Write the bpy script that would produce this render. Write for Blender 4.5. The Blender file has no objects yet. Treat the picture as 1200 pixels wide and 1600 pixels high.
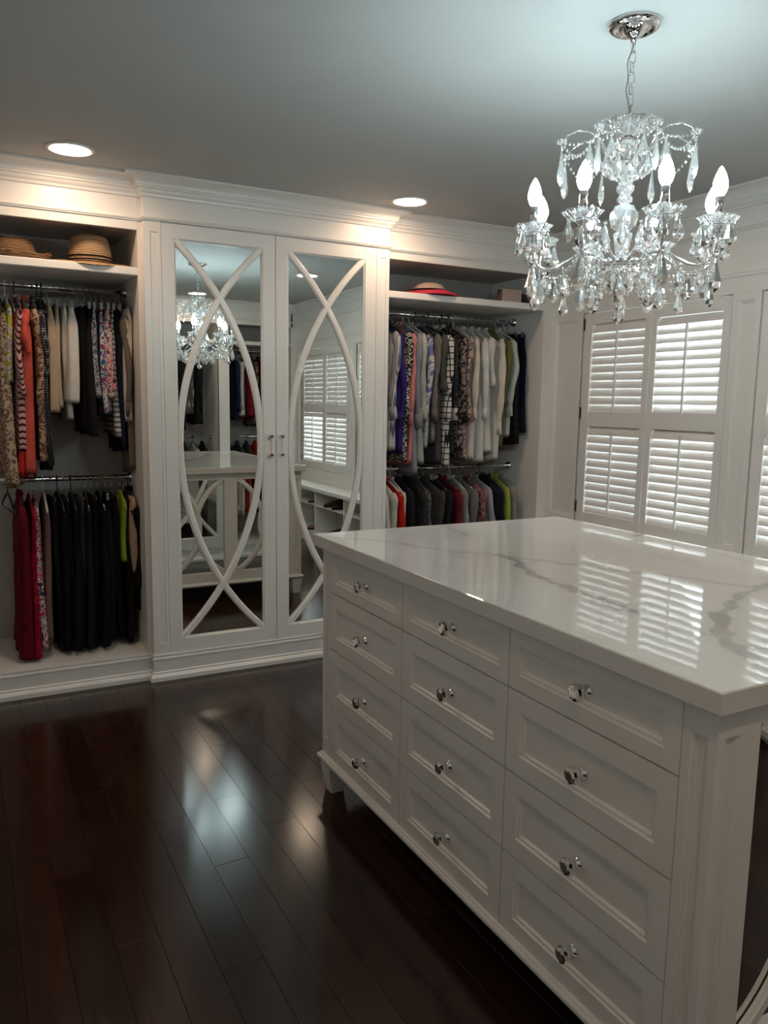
import bpy, math, random
from math import sin, cos, pi, radians as R
from mathutils import Vector, Matrix, Euler
random.seed(7)
SC = bpy.context.scene
COL = SC.collection

# ---------------- camera ----------------
f_px, yaw, pitch, roll = 1227.3, 0.49421, -0.13986, 0.01580
cam_d = bpy.data.cameras.new('camera'); cam = bpy.data.objects.new('camera', cam_d); COL.objects.link(cam)
cam_d.sensor_fit = 'VERTICAL'; cam_d.sensor_height = 36.0; cam_d.lens = f_px / 1600.0 * 36.0
cam_d.clip_start = 0.02
fw = Vector((sin(yaw)*cos(pitch), cos(yaw)*cos(pitch), sin(pitch)))
rt = Vector((cos(yaw), -sin(yaw), 0)); up = rt.cross(fw)
r2 = cos(roll)*rt + sin(roll)*up; u2 = -sin(roll)*rt + cos(roll)*up
M = Matrix((r2, u2, -fw)).transposed().to_4x4(); M.translation = Vector((-0.7846, -3.8194, 1.3894))
cam.matrix_world = M
SC.camera = cam

# ---------------- world, exposure ----------------
SC.view_settings.view_transform = 'Standard'; SC.view_settings.look = 'None'
SC.view_settings.gamma = 1.0; SC.view_settings.use_curve_mapping = False
SC.view_settings.exposure = 1.32
W = bpy.data.worlds.new('world'); SC.world = W; W.use_nodes = True
bg = W.node_tree.nodes['Background']; bg.inputs[0].default_value = (0.80, 0.93, 1.0, 1); bg.inputs[1].default_value = 6.5
BULB = 58.0       # emission strength of the chandelier bulbs
SPOT = 32.0       # emission strength of the recessed lights

# ---------------- materials ----------------
def mat(name, col, rough=.5, metal=0.0, **k):
    m = bpy.data.materials.new(name); m.use_nodes = True
    b = m.node_tree.nodes['Principled BSDF']
    b.inputs['Base Color'].default_value = (*col, 1); b.inputs['Roughness'].default_value = rough
    b.inputs['Metallic'].default_value = metal
    for kk, v in k.items(): b.inputs[kk.replace('_', ' ')].default_value = v
    return m
def N(m, t, **k):
    n = m.node_tree.nodes.new(t)
    for a, v in k.items(): setattr(n, a, v)
    return n
def L(m, a, b): m.node_tree.links.new(a, b)
def bsdf(m): return m.node_tree.nodes['Principled BSDF']
def bump(m, hsock, s=.1, d=.002):
    b = N(m, 'ShaderNodeBump'); b.inputs['Strength'].default_value = s; b.inputs['Distance'].default_value = d
    L(m, hsock, b.inputs['Height']); L(m, b.outputs[0], bsdf(m).inputs['Normal'])
def ramp(m, f, stops, interp='LINEAR'):
    r = N(m, 'ShaderNodeValToRGB'); r.color_ramp.interpolation = interp
    e = r.color_ramp.elements
    while len(e) < len(stops): e.new(.5)
    for i, (p, c) in enumerate(stops): e[i].position = p; e[i].color = (*c, 1)
    L(m, f, r.inputs[0]); L(m, r.outputs[0], bsdf(m).inputs['Base Color']); return r
def coords(m, scale=(1, 1, 1), kind='Object', rot=(0, 0, 0)):
    t = N(m, 'ShaderNodeTexCoord'); mp = N(m, 'ShaderNodeMapping'); mp.inputs['Scale'].default_value = scale
    mp.inputs['Rotation'].default_value = rot
    L(m, t.outputs[kind], mp.inputs[0]); return mp.outputs[0]

paint = mat('white_paint', (.80, .785, .755), .32)
c = coords(paint, (30, 30, 30)); n = N(paint, 'ShaderNodeTexNoise'); n.inputs['Scale'].default_value = 6; L(paint, c, n.inputs[0]); bump(paint, n.outputs[0], .004, .0003)
wallm = mat('wall_paint', (.66, .66, .64), .6)
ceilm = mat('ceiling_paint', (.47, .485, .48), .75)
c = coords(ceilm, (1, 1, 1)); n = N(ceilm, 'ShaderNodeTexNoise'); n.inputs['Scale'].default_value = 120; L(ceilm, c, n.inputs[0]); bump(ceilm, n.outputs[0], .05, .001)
insidem = mat('shaded_interior_paint', (.46, .44, .42), .55)  # white paint darkened: shade inside the closets is put into the colour
chrome = mat('chrome', (.82, .82, .84), .08, 1.0)
darkmetal = mat('dark_metal', (.10, .10, .10), .35, .8)
mirror = mat('mirror_glass', (.80, .84, .82), 0.0, 1.0)
blackp = mat('black_plastic', (.012, .012, .013), .35)
whitep = mat('white_plastic', (.62, .62, .60), .35)
woodh = mat('grey_plastic', (.20, .20, .20), .4)
crystal = mat('crystal', (1, 1, 1), 0.0, 0.0, IOR=1.52, Transmission_Weight=.92)
acryl = mat('acrylic', (.95, .95, .95), .02, 0.0, IOR=1.45, Transmission_Weight=1.0)
def emis(name, col, s):
    m = bpy.data.materials.new(name); m.use_nodes = True; nt = m.node_tree; nt.nodes.clear()
    e = nt.nodes.new('ShaderNodeEmission'); o = nt.nodes.new('ShaderNodeOutputMaterial')
    e.inputs[0].default_value = (*col, 1); e.inputs[1].default_value = s; nt.links.new(e.outputs[0], o.inputs[0]); return m
bulbm = emis('lit_bulb', (.78, .97, 1.0), BULB)
lampm2 = emis('dimmed_diffuser', (1.0, .72, .52), SPOT*.85)
lampm = emis('lit_diffuser', (1.0, .70, .49), SPOT)
pane = bpy.data.materials.new('window_pane'); pane.use_nodes = True; nt = pane.node_tree; nt.nodes.clear()
tr = nt.nodes.new('ShaderNodeBsdfTransparent'); gl = nt.nodes.new('ShaderNodeBsdfGlossy'); fr = nt.nodes.new('ShaderNodeFresnel'); mx = nt.nodes.new('ShaderNodeMixShader'); o = nt.nodes.new('ShaderNodeOutputMaterial')
gl.inputs['Roughness'].default_value = .02; nt.links.new(fr.outputs[0], mx.inputs[0]); nt.links.new(tr.outputs[0], mx.inputs[1]); nt.links.new(gl.outputs[0], mx.inputs[2]); nt.links.new(mx.outputs[0], o.inputs[0])

# dark stained floor planks
floorm = mat('dark_wood', (.03, .01, .006), .17)
info = N(floorm, 'ShaderNodeObjectInfo')
c = coords(floorm, (14, 1.2, 14)); n = N(floorm, 'ShaderNodeTexNoise'); n.inputs['Scale'].default_value = 7; n.inputs['Detail'].default_value = 8
va = N(floorm, 'ShaderNodeVectorMath', operation='ADD'); L(floorm, c, va.inputs[0]); L(floorm, info.outputs['Random'], va.inputs[1]); L(floorm, va.outputs[0], n.inputs[0])
r_ = ramp(floorm, n.outputs[0], [(.25, (.016, .006, .004)), (.6, (.031, .012, .0075)), (.85, (.044, .018, .011))])
hs = N(floorm, 'ShaderNodeHueSaturation'); mm = N(floorm, 'ShaderNodeMapRange'); mm.inputs[3].default_value = .7; mm.inputs[4].default_value = 1.35
L(floorm, info.outputs['Random'], mm.inputs[0]); L(floorm, mm.outputs[0], hs.inputs['Value']); L(floorm, r_.outputs[0], hs.inputs['Color']); L(floorm, hs.outputs[0], bsdf(floorm).inputs['Base Color'])
mm2 = N(floorm, 'ShaderNodeMapRange'); mm2.inputs[3].default_value = .13; mm2.inputs[4].default_value = .20
L(floorm, n.outputs[0], mm2.inputs[0]); L(floorm, mm2.outputs[0], bsdf(floorm).inputs['Roughness']); bump(floorm, n.outputs[0], .04, .0004)
subfl = mat('sub_floor', (.004, .002, .002), .8)

# quartz with grey veins (vein amount is a vertex attribute, softened by noise)
quartz = mat('white_quartz', (.73, .72, .70), .03)
at = N(quartz, 'ShaderNodeAttribute', attribute_name='vein')
c = coords(quartz, (1, 1, 1)); n = N(quartz, 'ShaderNodeTexNoise'); n.inputs['Scale'].default_value = 9; n.inputs['Detail'].default_value = 8; L(quartz, c, n.inputs[0])
mu = N(quartz, 'ShaderNodeMath', operation='MULTIPLY'); L(quartz, at.outputs['Fac'], mu.inputs[0]); mr = N(quartz, 'ShaderNodeMapRange'); mr.inputs[1].default_value = .3; mr.inputs[2].default_value = .6; mr.inputs[3].default_value = .45; L(quartz, n.outputs[0], mr.inputs[0]); L(quartz, mr.outputs[0], mu.inputs[1])
n2 = N(quartz, 'ShaderNodeTexNoise'); n2.inputs['Scale'].default_value = 3; n2.inputs['Detail'].default_value = 6; n2.inputs['Distortion'].default_value = 1.5; L(quartz, c, n2.inputs[0])
rr = N(quartz, 'ShaderNodeMapRange'); rr.inputs[1].default_value = .56; rr.inputs[2].default_value = .8; rr.inputs[4].default_value = .18; L(quartz, n2.outputs[0], rr.inputs[0])
ad = N(quartz, 'ShaderNodeMath', operation='ADD', use_clamp=True); L(quartz, mu.outputs[0], ad.inputs[0]); L(quartz, rr.outputs[0], ad.inputs[1])
ramp(quartz, ad.outputs[0], [(0, (.73, .72, .695)), (1, (.42, .41, .39))])

FC = {}
def fab(kind, c1, c2=None, sc=1.0):
    key = (kind, c1, c2, sc)
    if key in FC: return FC[key]
    m = mat('fabric_%s' % kind, c1, .9, Specular_IOR_Level=.12)
    c2 = c2 or tuple(v*.7 for v in c1)
    if kind == 'plain':
        c = coords(m, (1, 1, 1)); n = N(m, 'ShaderNodeTexNoise'); n.inputs['Scale'].default_value = 14; L(m, c, n.inputs[0])
        ramp(m, n.outputs[0], [(.3, tuple(v*.86 for v in c1)), (.7, c1)])
    elif kind in ('stripe', 'hstripe', 'dstripe'):
        rot = {'stripe': (0, 0, 0), 'hstripe': (0, 0, 0), 'dstripe': (R(38), 0, 0)}[kind]
        c = coords(m, (1, 1, 1), rot=rot); w = N(m, 'ShaderNodeTexWave', bands_direction='Z' if kind == 'hstripe' else 'Y')
        w.inputs['Scale'].default_value = 14*sc; w.inputs['Distortion'].default_value = 1.2; w.inputs['Detail'].default_value = 1; w.inputs['Detail Scale'].default_value = .6
        L(m, c, w.inputs[0]); ramp(m, w.outputs[0], [(0, c1), (.62, c1), (.72, c2)])
    elif kind == 'floral':
        c = coords(m); n = N(m, 'ShaderNodeTexNoise'); n.inputs['Scale'].default_value = 24*sc; n.inputs['Distortion'].default_value = 2.2; n.inputs['Detail'].default_value = 2; L(m, c, n.inputs[0])
        ramp(m, n.outputs[0], [(0, c1), (.47, c1), (.53, c2), (.62, c2), (.66, tuple((a+b)*.5 for a, b in zip(c1, c2)))])
    elif kind == 'multi':
        c = coords(m); v = N(m, 'ShaderNodeTexNoise'); v.inputs['Scale'].default_value = 19*sc; v.inputs['Distortion'].default_value = 2.5; L(m, c, v.inputs[0])
        ramp(m, v.outputs[0], [(0, c1), (.42, c1), (.45, (.60, .58, .55)), (.52, (.60, .58, .55)), (.55, c2), (1, c2)])
    elif kind == 'leopard':
        c = coords(m); v = N(m, 'ShaderNodeTexVoronoi'); v.inputs['Scale'].default_value = 42*sc; L(m, c, v.inputs[0])
        ramp(m, v.outputs[0], [(0, c1), (.28, c1), (.40, c2), (.6, c2), (.7, c1)])
    elif kind in ('check', 'gingham'):
        c = coords(m); ws = []
        for d in 'YZ':
            w = N(m, 'ShaderNodeTexWave', bands_direction=d, wave_profile='SIN'); w.inputs['Scale'].default_value = 9*sc; w.inputs['Distortion'].default_value = .3; L(m, c, w.inputs[0]); ws.append(w)
        mx_ = N(m, 'ShaderNodeMath', operation='MAXIMUM' if kind == 'check' else 'ADD'); L(m, ws[0].outputs[1], mx_.inputs[0]); L(m, ws[1].outputs[1], mx_.inputs[1])
        ramp(m, mx_.outputs[0], [(0, c1), (.90, c1), (.95, c2)] if kind == 'check' else [(0, c1), (.5, tuple((a+b)/2 for a, b in zip(c1, c2))), (1, c2)])
    elif kind == 'sequin':
        c = coords(m); v = N(m, 'ShaderNodeTexVoronoi'); v.inputs['Scale'].default_value = 130; L(m, c, v.inputs[0])
        ramp(m, v.outputs[0], [(0, c2), (.12, c2), (.2, c1)]); bsdf(m).inputs['Roughness'].default_value = .4
    t = N(m, 'ShaderNodeTexCoord'); nb = N(m, 'ShaderNodeTexNoise'); nb.inputs['Scale'].default_value = 9; nb.inputs['Detail'].default_value = 4; L(m, t.outputs['Object'], nb.inputs[0]); bump(m, nb.outputs[0], .35, .012)
    FC[key] = m; return m

# ---------------- mesh helpers ----------------
class MB:
    def __init__(s): s.v = []; s.f = []; s.m = []; s.sm = []
    def add(s, vs, fs, mi=0, smooth=False):
        o = len(s.v); s.v += [tuple(v) for v in vs]
        for f in fs: s.f.append([i+o for i in f]); s.m.append(mi); s.sm.append(smooth)
    def box(s, x0, x1, y0, y1, z0, z1, mi=0):
        x0, x1 = min(x0, x1), max(x0, x1); y0, y1 = min(y0, y1), max(y0, y1); z0, z1 = min(z0, z1), max(z0, z1)
        s.add([(x0,y0,z0),(x1,y0,z0),(x1,y1,z0),(x0,y1,z0),(x0,y0,z1),(x1,y0,z1),(x1,y1,z1),(x0,y1,z1)],
              [(0,3,2,1),(4,5,6,7),(0,1,5,4),(1,2,6,5),(2,3,7,6),(3,0,4,7)], mi); return s
    def cbox(s, x0, x1, y0, y1, z0, z1, c=.003, mi=0):
        vs = []
        for z, cc in ((z0, c), (z0+c, 0), (z1-c, 0), (z1, c)):
            vs += [(x0+cc,y0+cc,z),(x1-cc,y0+cc,z),(x1-cc,y1-cc,z),(x0+cc,y1-cc,z)]
        fs = [(0,3,2,1),(12,13,14,15)]
        for k in range(3):
            for i in range(4): fs.append((k*4+i, k*4+(i+1)%4, k*4+4+(i+1)%4, k*4+4+i))
        s.add(vs, fs, mi); return s
    def ring(s, T, u0, u1, v0, v1, steps, cap=True, back=0.0, mi=0):
        """framed panel: steps = [(inset, height)...]; T maps (u, v, n) to space"""
        rs = []
        if back: rs.append((0, -back))
        rs += steps
        vs = []
        for i, h in rs: vs += [T(u0+i, v0+i, h), T(u1-i, v0+i, h), T(u1-i, v1-i, h), T(u0+i, v1-i, h)]
        fs = []
        for k in range(len(rs)-1):
            for i in range(4): fs.append((k*4+i, k*4+(i+1)%4, k*4+4+(i+1)%4, k*4+4+i))
        if cap: b = (len(rs)-1)*4; fs.append((b, b+1, b+2, b+3))
        s.add(vs, fs, mi); return s
    def tube(s, pts, r, n=8, mi=0, caps=True, closed=False, smooth=True, flat=1.0):
        pts = [Vector(p) for p in pts]; rad = r if isinstance(r, (list, tuple)) else [r]*len(pts)
        m = len(pts); vs = []; prev = None
        for i, p in enumerate(pts):
            a = pts[(i-1) % m] if (closed or i > 0) else p; b = pts[(i+1) % m] if (closed or i < m-1) else p
            t = (b-a).normalized()
            if prev is None:
                q = Vector((0, 0, 1)) if abs(t.z) < .9 else Vector((1, 0, 0)); u = t.cross(q).normalized()
            else: u = (prev - t*prev.dot(t)).normalized()
            prev = u; w = t.cross(u)
            for k in range(n):
                a_ = 2*pi*k/n; vs.append(p + u*cos(a_)*rad[i] + w*sin(a_)*rad[i]*flat)
        fs = []
        for i in range(m if closed else m-1):
            j = (i+1) % m
            for k in range(n): fs.append((i*n+k, i*n+(k+1) % n, j*n+(k+1) % n, j*n+k))
        if caps and not closed: fs.append(tuple(range(n))[::-1]); fs.append(tuple((m-1)*n+k for k in range(n)))
        s.add(vs, fs, mi, smooth); return s
    def lathe(s, prof, n=16, c=(0, 0, 0), mi=0, smooth=True, scal=0.0, lobes=8, axis='z'):
        vs = []
        for j, (r, z) in enumerate(prof):
            for k in range(n):
                a = 2*pi*k/n; rr = r*(1+scal*(r/max(p[0] for p in prof))**2*cos(lobes*a)) if scal else r
                if axis == 'z': vs.append((c[0]+rr*cos(a), c[1]+rr*sin(a), c[2]+z))
                else: vs.append((c[0]-z, c[1]+rr*cos(a), c[2]+rr*sin(a)))
        fs = []
        for j in range(len(prof)-1):
            for k in range(n): fs.append((j*n+k, j*n+(k+1) % n, (j+1)*n+(k+1) % n, (j+1)*n+k))
        if prof[0][0] > 1e-4: fs.append(tuple(range(n))[::-1])
        if prof[-1][0] > 1e-4: fs.append(tuple((len(prof)-1)*n+k for k in range(n)))
        s.add(vs, fs, mi, smooth); return s
    def sweep(s, path, prof, closed=True, mi=0):
        """prof = [(out, z)], path in plan with the room on its right-hand side"""
        P = [Vector((p[0], p[1])) for p in path]; m = len(P); vs = []
        for i in range(m):
            d1 = (P[i]-P[i-1]).normalized() if (closed or i > 0) else (P[i+1]-P[i]).normalized()
            d2 = (P[(i+1) % m]-P[i]).normalized() if (closed or i < m-1) else d1
            n1 = Vector((d1.y, -d1.x)); n2 = Vector((d2.y, -d2.x)); b = (n1+n2); b = b/(b.dot(n1))
            for o_, z in prof: q = P[i]+b*o_; vs.append((q.x, q.y, z))
        k = len(prof); fs = []
        for i in range(m if closed else m-1):
            j = (i+1) % m
            for a in range(k-1): fs.append((i*k+a, i*k+a+1, j*k+a+1, j*k+a))
        s.add(vs, fs, mi); return s
    def mesh(s, name, mats):
        me = bpy.data.meshes.new(name); me.from_pydata(s.v, [], s.f)
        for m in (mats if isinstance(mats, (list, tuple)) else [mats]): me.materials.append(m)
        me.polygons.foreach_set('material_index', s.m); me.polygons.foreach_set('use_smooth', s.sm); me.update(); return me
    def build(s, name, mats, parent=None, loc=None, rz=0):
        return link(name, s.mesh(name, mats), parent, loc, rz)
def link(name, me, parent=None, loc=None, rz=0):
    o = bpy.data.objects.new(name, me); COL.objects.link(o)
    if parent is not None: o.parent = parent
    if loc is not None: o.location = loc
    if rz: o.rotation_euler = (0, 0, rz)
    return o
def tag(o, label=None, cat=None, group=None, kind=None):
    if label: o['label'] = label
    if cat: o['category'] = cat
    if group: o['group'] = group
    if kind: o['kind'] = kind
    return o
def thing(name, label, cat, loc=(0, 0, 0), group=None, rz=0):
    o = bpy.data.objects.new(name, None); o.empty_display_size = .05; COL.objects.link(o); o.location = loc; o.rotation_euler = (0, 0, rz)
    return tag(o, label, cat, group)
def fixn(o):
    import bmesh
    bm = bmesh.new(); bm.from_mesh(o.data); bmesh.ops.recalc_face_normals(bm, faces=bm.faces); bm.to_mesh(o.data); bm.free(); return o

# ---------------- dimensions ----------------
XL, XR, YB, YF, ZC = -1.18, 2.454, .62, -4.19, 2.385
YS = .044; YBK = YF - .60
# ---------------- room shell ----------------
fl = MB().box(XL-.1, XR+.2, YBK-.1, YB+.1, -.08, -.016).build('floor', subfl); tag(fl, kind='structure')
pw = .1075; x0 = .033 - pw*12; k = 0; rnd = random.Random(3)
fixed = {-1: [-1.275], 0: [-1.508, -3.0], -2: [-1.663], 1: [-1.9], -3: [-2.1], -4: [-1.0, -2.75]}
i = 0
while x0 + i*pw < XR:
    a = x0 + i*pw; b = a+pw; row = i-12
    js = sorted(fixed.get(row, []), reverse=True)
    if js:
        y = js[-1]; top = js[0] + rnd.uniform(.55, .8)
        while top < YB: js.insert(0, top); top += rnd.uniform(.6, 1.1)
    else:
        y = YB - rnd.uniform(.3, 1.0); js = [y]
    while y - .6 > YBK:
        y -= rnd.uniform(.7, 1.25)
        if y > YBK+.1: js.append(y)
    js = [q for n_, q in enumerate(js) if YB-q > .08 and (n_ == 0 or js[n_-1]-q > .08)]
    ys = [YB] + js + [YBK]
    if b > XL:
        for t, u in zip(ys[:-1], ys[1:]):
            if t-u > .03:
                MB().cbox(max(a, XL)+.0003, min(b, XR)-.0003, u+.0004, t-.0004, -.016, 0, .0007).build('plank', floorm, fl)
    i += 1
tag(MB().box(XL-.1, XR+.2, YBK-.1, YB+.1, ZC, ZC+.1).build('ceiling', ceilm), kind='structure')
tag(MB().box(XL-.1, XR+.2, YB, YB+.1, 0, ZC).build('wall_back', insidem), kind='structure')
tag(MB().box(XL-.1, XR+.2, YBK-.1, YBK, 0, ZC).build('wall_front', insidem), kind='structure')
tag(MB().box(XL-.1, XL, YBK, YB, 0, ZC).build('wall_left', wallm), kind='structure')
# plain part of the front wall left of the rear closets
tag(MB().box(XL, .50, YBK, YF, 0, ZC).build('wall_front', wallm), kind='structure')

# window wall
WIN = [(-.235, -1.235), (-1.40, -2.74), (-2.90, -4.06)]
ZW0, ZW1 = .682, 1.916
XO = XR+.16
w = MB(); w.box(XR, XO, YBK, YB, 0, ZW0); w.box(XR, XO, YBK, YB, ZW1, ZC)
segs = [(YB, WIN[0][0]), (WIN[0][1], WIN[1][0]), (WIN[1][1], WIN[2][0]), (WIN[2][1], YBK)]
for a, b in segs: w.box(XR+.012, XO, b, a, ZW0, ZW1)
TW = lambda u, v, n: (XR+.0125-n, -u, v)      # u = -y
msteps = lambda b, d=.012: [(0, d), (b, d), (b+.004, d-.004), (b+.009, d-.004), (b+.013, d-.011)]
for a, b in ((.02, .225), (1.24, 1.395), (2.745, 2.895), (4.065, 4.185)):
    w.ring(TW, a if a > .1 else -.044, b, ZW0, ZW1+.001, [(0, .0125), (.036, .0125), (.040, .008), (.045, .008), (.049, .001)], back=.0)
wr = w.build('wall_right', paint); tag(wr, kind='structure')

# crown, frieze mouldings and base sweep around the room
ROOM = [(XL, YS), (0, YS), (0, 0), (1.283, 0), (1.283, YS), (XR, YS), (XR, YF), (XL, YF)]
crown = [(0, 2.296), (.008, 2.300), (.010, 2.310), (.018, 2.318), (.022, 2.330), (.030, 2.332), (.030, 2.338), (.034, 2.344)]
for t in range(8):
    a = t/7*pi/2; crown.append((.034+.048*(1-cos(a)), 2.344+.030*sin(a)))
crown += [(.088, 2.376), (.088, 2.3849)]
tag(MB().sweep(ROOM, crown).build('trim_1', paint), kind='structure')
frz = [(0, 2.1955), (.007, 2.1955), (.007, 2.199), (.011, 2.201), (.013, 2.206), (.010, 2.210), (.004, 2.2125), (.0, 2.216)]
tag(MB().sweep(ROOM, frz).build('trim_2', paint), kind='structure')
base = [(0, .131), (.007, .130), (.007, .122), (.003, .119), (.009, .113), (.009, .105), (.004, .100), (.004, .046), (.010, .042), (.010, .034), (.016, .030), (.022, .020), (.022, 0.0)]
tag(MB().sweep([(XL, YF+.001), (XL, YS), (0, YS), (0, 0), (1.283, 0), (1.283, YS), (2.19, YS)], base, closed=False).build('baseboard_back', paint), kind='structure')
tag(MB().sweep([(2.19, YF), (XL, YF)], base, closed=False).build('baseboard_front', paint), kind='structure')
hd = [(0, 1.990), (.006, 1.990), (.008, 1.996), (.008, 2.004), (.004, 2.008), (0, 2.010)]
tag(MB().sweep([(XR, YS), (XR, YF)], hd, closed=False).build('trim_3', paint), kind='structure')

# windows + shutters
def louver_mesh(w):
    m = MB(); n = 10; vs = []
    for y in (0, -w):
        for k in range(n):
            a = 2*pi*k/n; vs.append((.0285*cos(a), y, .0042*sin(a)))
    fs = [(k, (k+1) % n, n+(k+1) % n, n+k) for k in range(n)] + [tuple(range(n))[::-1], tuple(range(n, 2*n))]
    m.add(vs, fs); return m.mesh('louver', paint)
def shutter(y0, y1, sl, sr, label, tilt_top, tilt_bot, hinge_side):
    """y0 > y1; sl / sr widths of the stiles at y0 / y1"""
    t = thing('window_shutter', label, 'shutter', (XR+.006, y0, ZW0+.003), 'louvered shutters on the window wall')
    H0 = ZW0+.003; w_ = y0-y1; zt = 1.912-H0; a0 = .757-H0; a1 = 1.264-H0; b0 = 1.352-H0; b1 = 1.848-H0
    S = lambda name, *b: MB().cbox(*b, .002).build(name, paint, t)
    S('stile', 0, .028, -sl, 0, 0, zt); S('stile', 0, .028, -w_, -w_+sr, 0, zt)
    S('rail', .002, .026, -w_+sr, -sl, 0, a0); S('rail', .002, .026, -w_+sr, -sl, a1, b0); S('rail', .002, .026, -w_+sr, -sl, b1, zt)
    lw = w_-sl-sr-.004; me = louver_mesh(lw)
    for z0, z1, tl in ((a0, a1, tilt_bot), (b0, b1, tilt_top)):
        n = 11; p = (z1-z0)/n
        for k in range(n):
            o = link('louver', me, t, (.016, -sl-.002, z0+p*(k+.5))); o.rotation_euler = (0, -R(tl + random.uniform(-.4, .4)), 0)
        dx = -.0285*cos(R(tl))+.010
        yc = -(sl + lw/2)
        MB().cbox(dx-.006, dx+.003, yc-.005, yc+.005, z0-.006, z1-.02, .002).build('tilt_rod', paint, t)
    for z in (.10, .655, 1.165) if hinge_side is not None else ():
        y = 0 if hinge_side == 0 else -w_
        MB().cbox(-.006, .002, y-.004, y+.004, z-.033, z+.033, .001).build('hinge', darkmetal, t)
    return t
names_sh = [("white louvered shutter nearest the right closet on the first window", "white louvered shutter with bright wide open upper slats on the first window"),
            ("white louvered shutter cut by the right photo edge, first panel of the middle window", "white louvered shutter on the far half of the middle window"),
            ("white louvered shutter seen in the right mirror, panel beside the middle window", "white louvered shutter at the end of the window wall, bluish daylight below")]
tl = [((72, 71), (58, 66)), ((66, 64), (66, 66)), ((73, 66), (73, 54))]
for i, (a, b) in enumerate(WIN):
    wn = MB()
    wn.box(XR+.045, XR+.16, a, a-.02, ZW0, ZW1); wn.box(XR+.045, XR+.16, b, b+.02, ZW0, ZW1); wn.box(XR+.045, XR+.16, b, a, ZW0, ZW0+.02); wn.box(XR+.045, XR+.16, b, a, ZW1-.02, ZW1)
    wo = wn.build('window_%d' % (i+1), paint); tag(wo, kind='structure')
    s = MB(); zc = (ZW0+ZW1)/2; s.box(XR+.10, XR+.135, b+.02, a-.02, zc-.02, zc+.02)
    s.build('sash_bar', paint, wo)
    MB().box(XR+.115, XR+.119, b+.02, a-.02, ZW0+.02, ZW1-.02).build('glass_pane', pane, wo)
    mid = -.741 if i == 0 else (a+b)/2
    s = [(.058, .0385), (.039, .047)]
    shutter(a-.001, mid+.002, .058, .0385, names_sh[i][0], *tl[i][0], 0 if i == 0 else None)
    shutter(mid-.002, b+.001, .0385, .046, names_sh[i][1], *tl[i][1], 1 if i else None)

# ---------------- closets ----------------
def closet(x0, x1, yf, dr, label, stiles, rod_y, nm='open_closet', floor_z=.13):
    """dr = +1: recess goes to +y, -1: to -y"""
    t = thing(nm, label, 'closet', ((x0+x1)/2, yf, 0)); ox, oy = (x0+x1)/2, yf
    yb = yf + dr*.565
    def P(name, m, mt=paint): o = m.build(name, mt, t); o.location = (-ox, -oy, 0); return o
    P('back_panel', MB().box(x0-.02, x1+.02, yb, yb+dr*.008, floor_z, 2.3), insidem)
    for x, d in ((x0, -1), (x1, 1)):
        P('side_panel', MB().box(x, x+d*.018, yf+dr*.002, yb, 0, 2.3), paint)
    P('bottom_panel', MB().box(x0, x1, yf+dr*.002, yb, floor_z-.03, floor_z), paint)
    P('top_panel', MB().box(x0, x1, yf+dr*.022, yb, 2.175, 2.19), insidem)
    P('top_rail', MB().box(x0, x1, yf, yf+dr*.022, 2.155, 2.384), paint)
    P('shelf', MB().cbox(x0, x1, min(yf+dr*.006, yb), max(yf+dr*.006, yb), 1.951, 1.988, .004), paint)
    for a, b in stiles:
        T = (lambda u, v, n: (u, yf-dr*n, v)) if dr > 0 else (lambda u, v, n: (a+b-u, yf-dr*n, v))
        P('stile', MB().ring(T, a, b, .0, 2.384, [(0, 0)], back=.03), paint)
    for z in (1.905, .985):
        o = P('hanging_rod', MB().tube([(x0+.004, rod_y, z), (x1-.004, rod_y, z)], .0125, 14), chrome)
        for x, d in ((x0, 1), (x1, -1)):
            q = MB().lathe([(.026, 0), (.026, .006), (.018, .010), (.018, .02)], 16, (0, 0, 0), axis='x')
            fl_ = q.build('rod_flange', chrome, o); fl_.location = (x+.0005 if d > 0 else x-.0005, rod_y, z)
            if d > 0: fl_.scale = (-1, 1, 1)
    return t
closet(-1.10, -.020, YS, 1, 'open hanging closet on the left with two straw hats on its shelf', [(XL, -1.10)], .36)
closet(1.303, 2.400, YS, 1, 'open hanging closet between mirrored wardrobe and window wall', [(2.385, XR)], .36)
closet(.52, 1.588, YF, -1, 'open closet of dark jackets seen through the left mirror, left of the white divider', [(.50, .52), (1.588, 1.645)], YF-.32)
closet(1.700, 2.40, YF, -1, 'open closet of shirts seen through the left mirror, right of the white divider', [(1.645, 1.70), (2.385, XR)], YF-.32)

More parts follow.
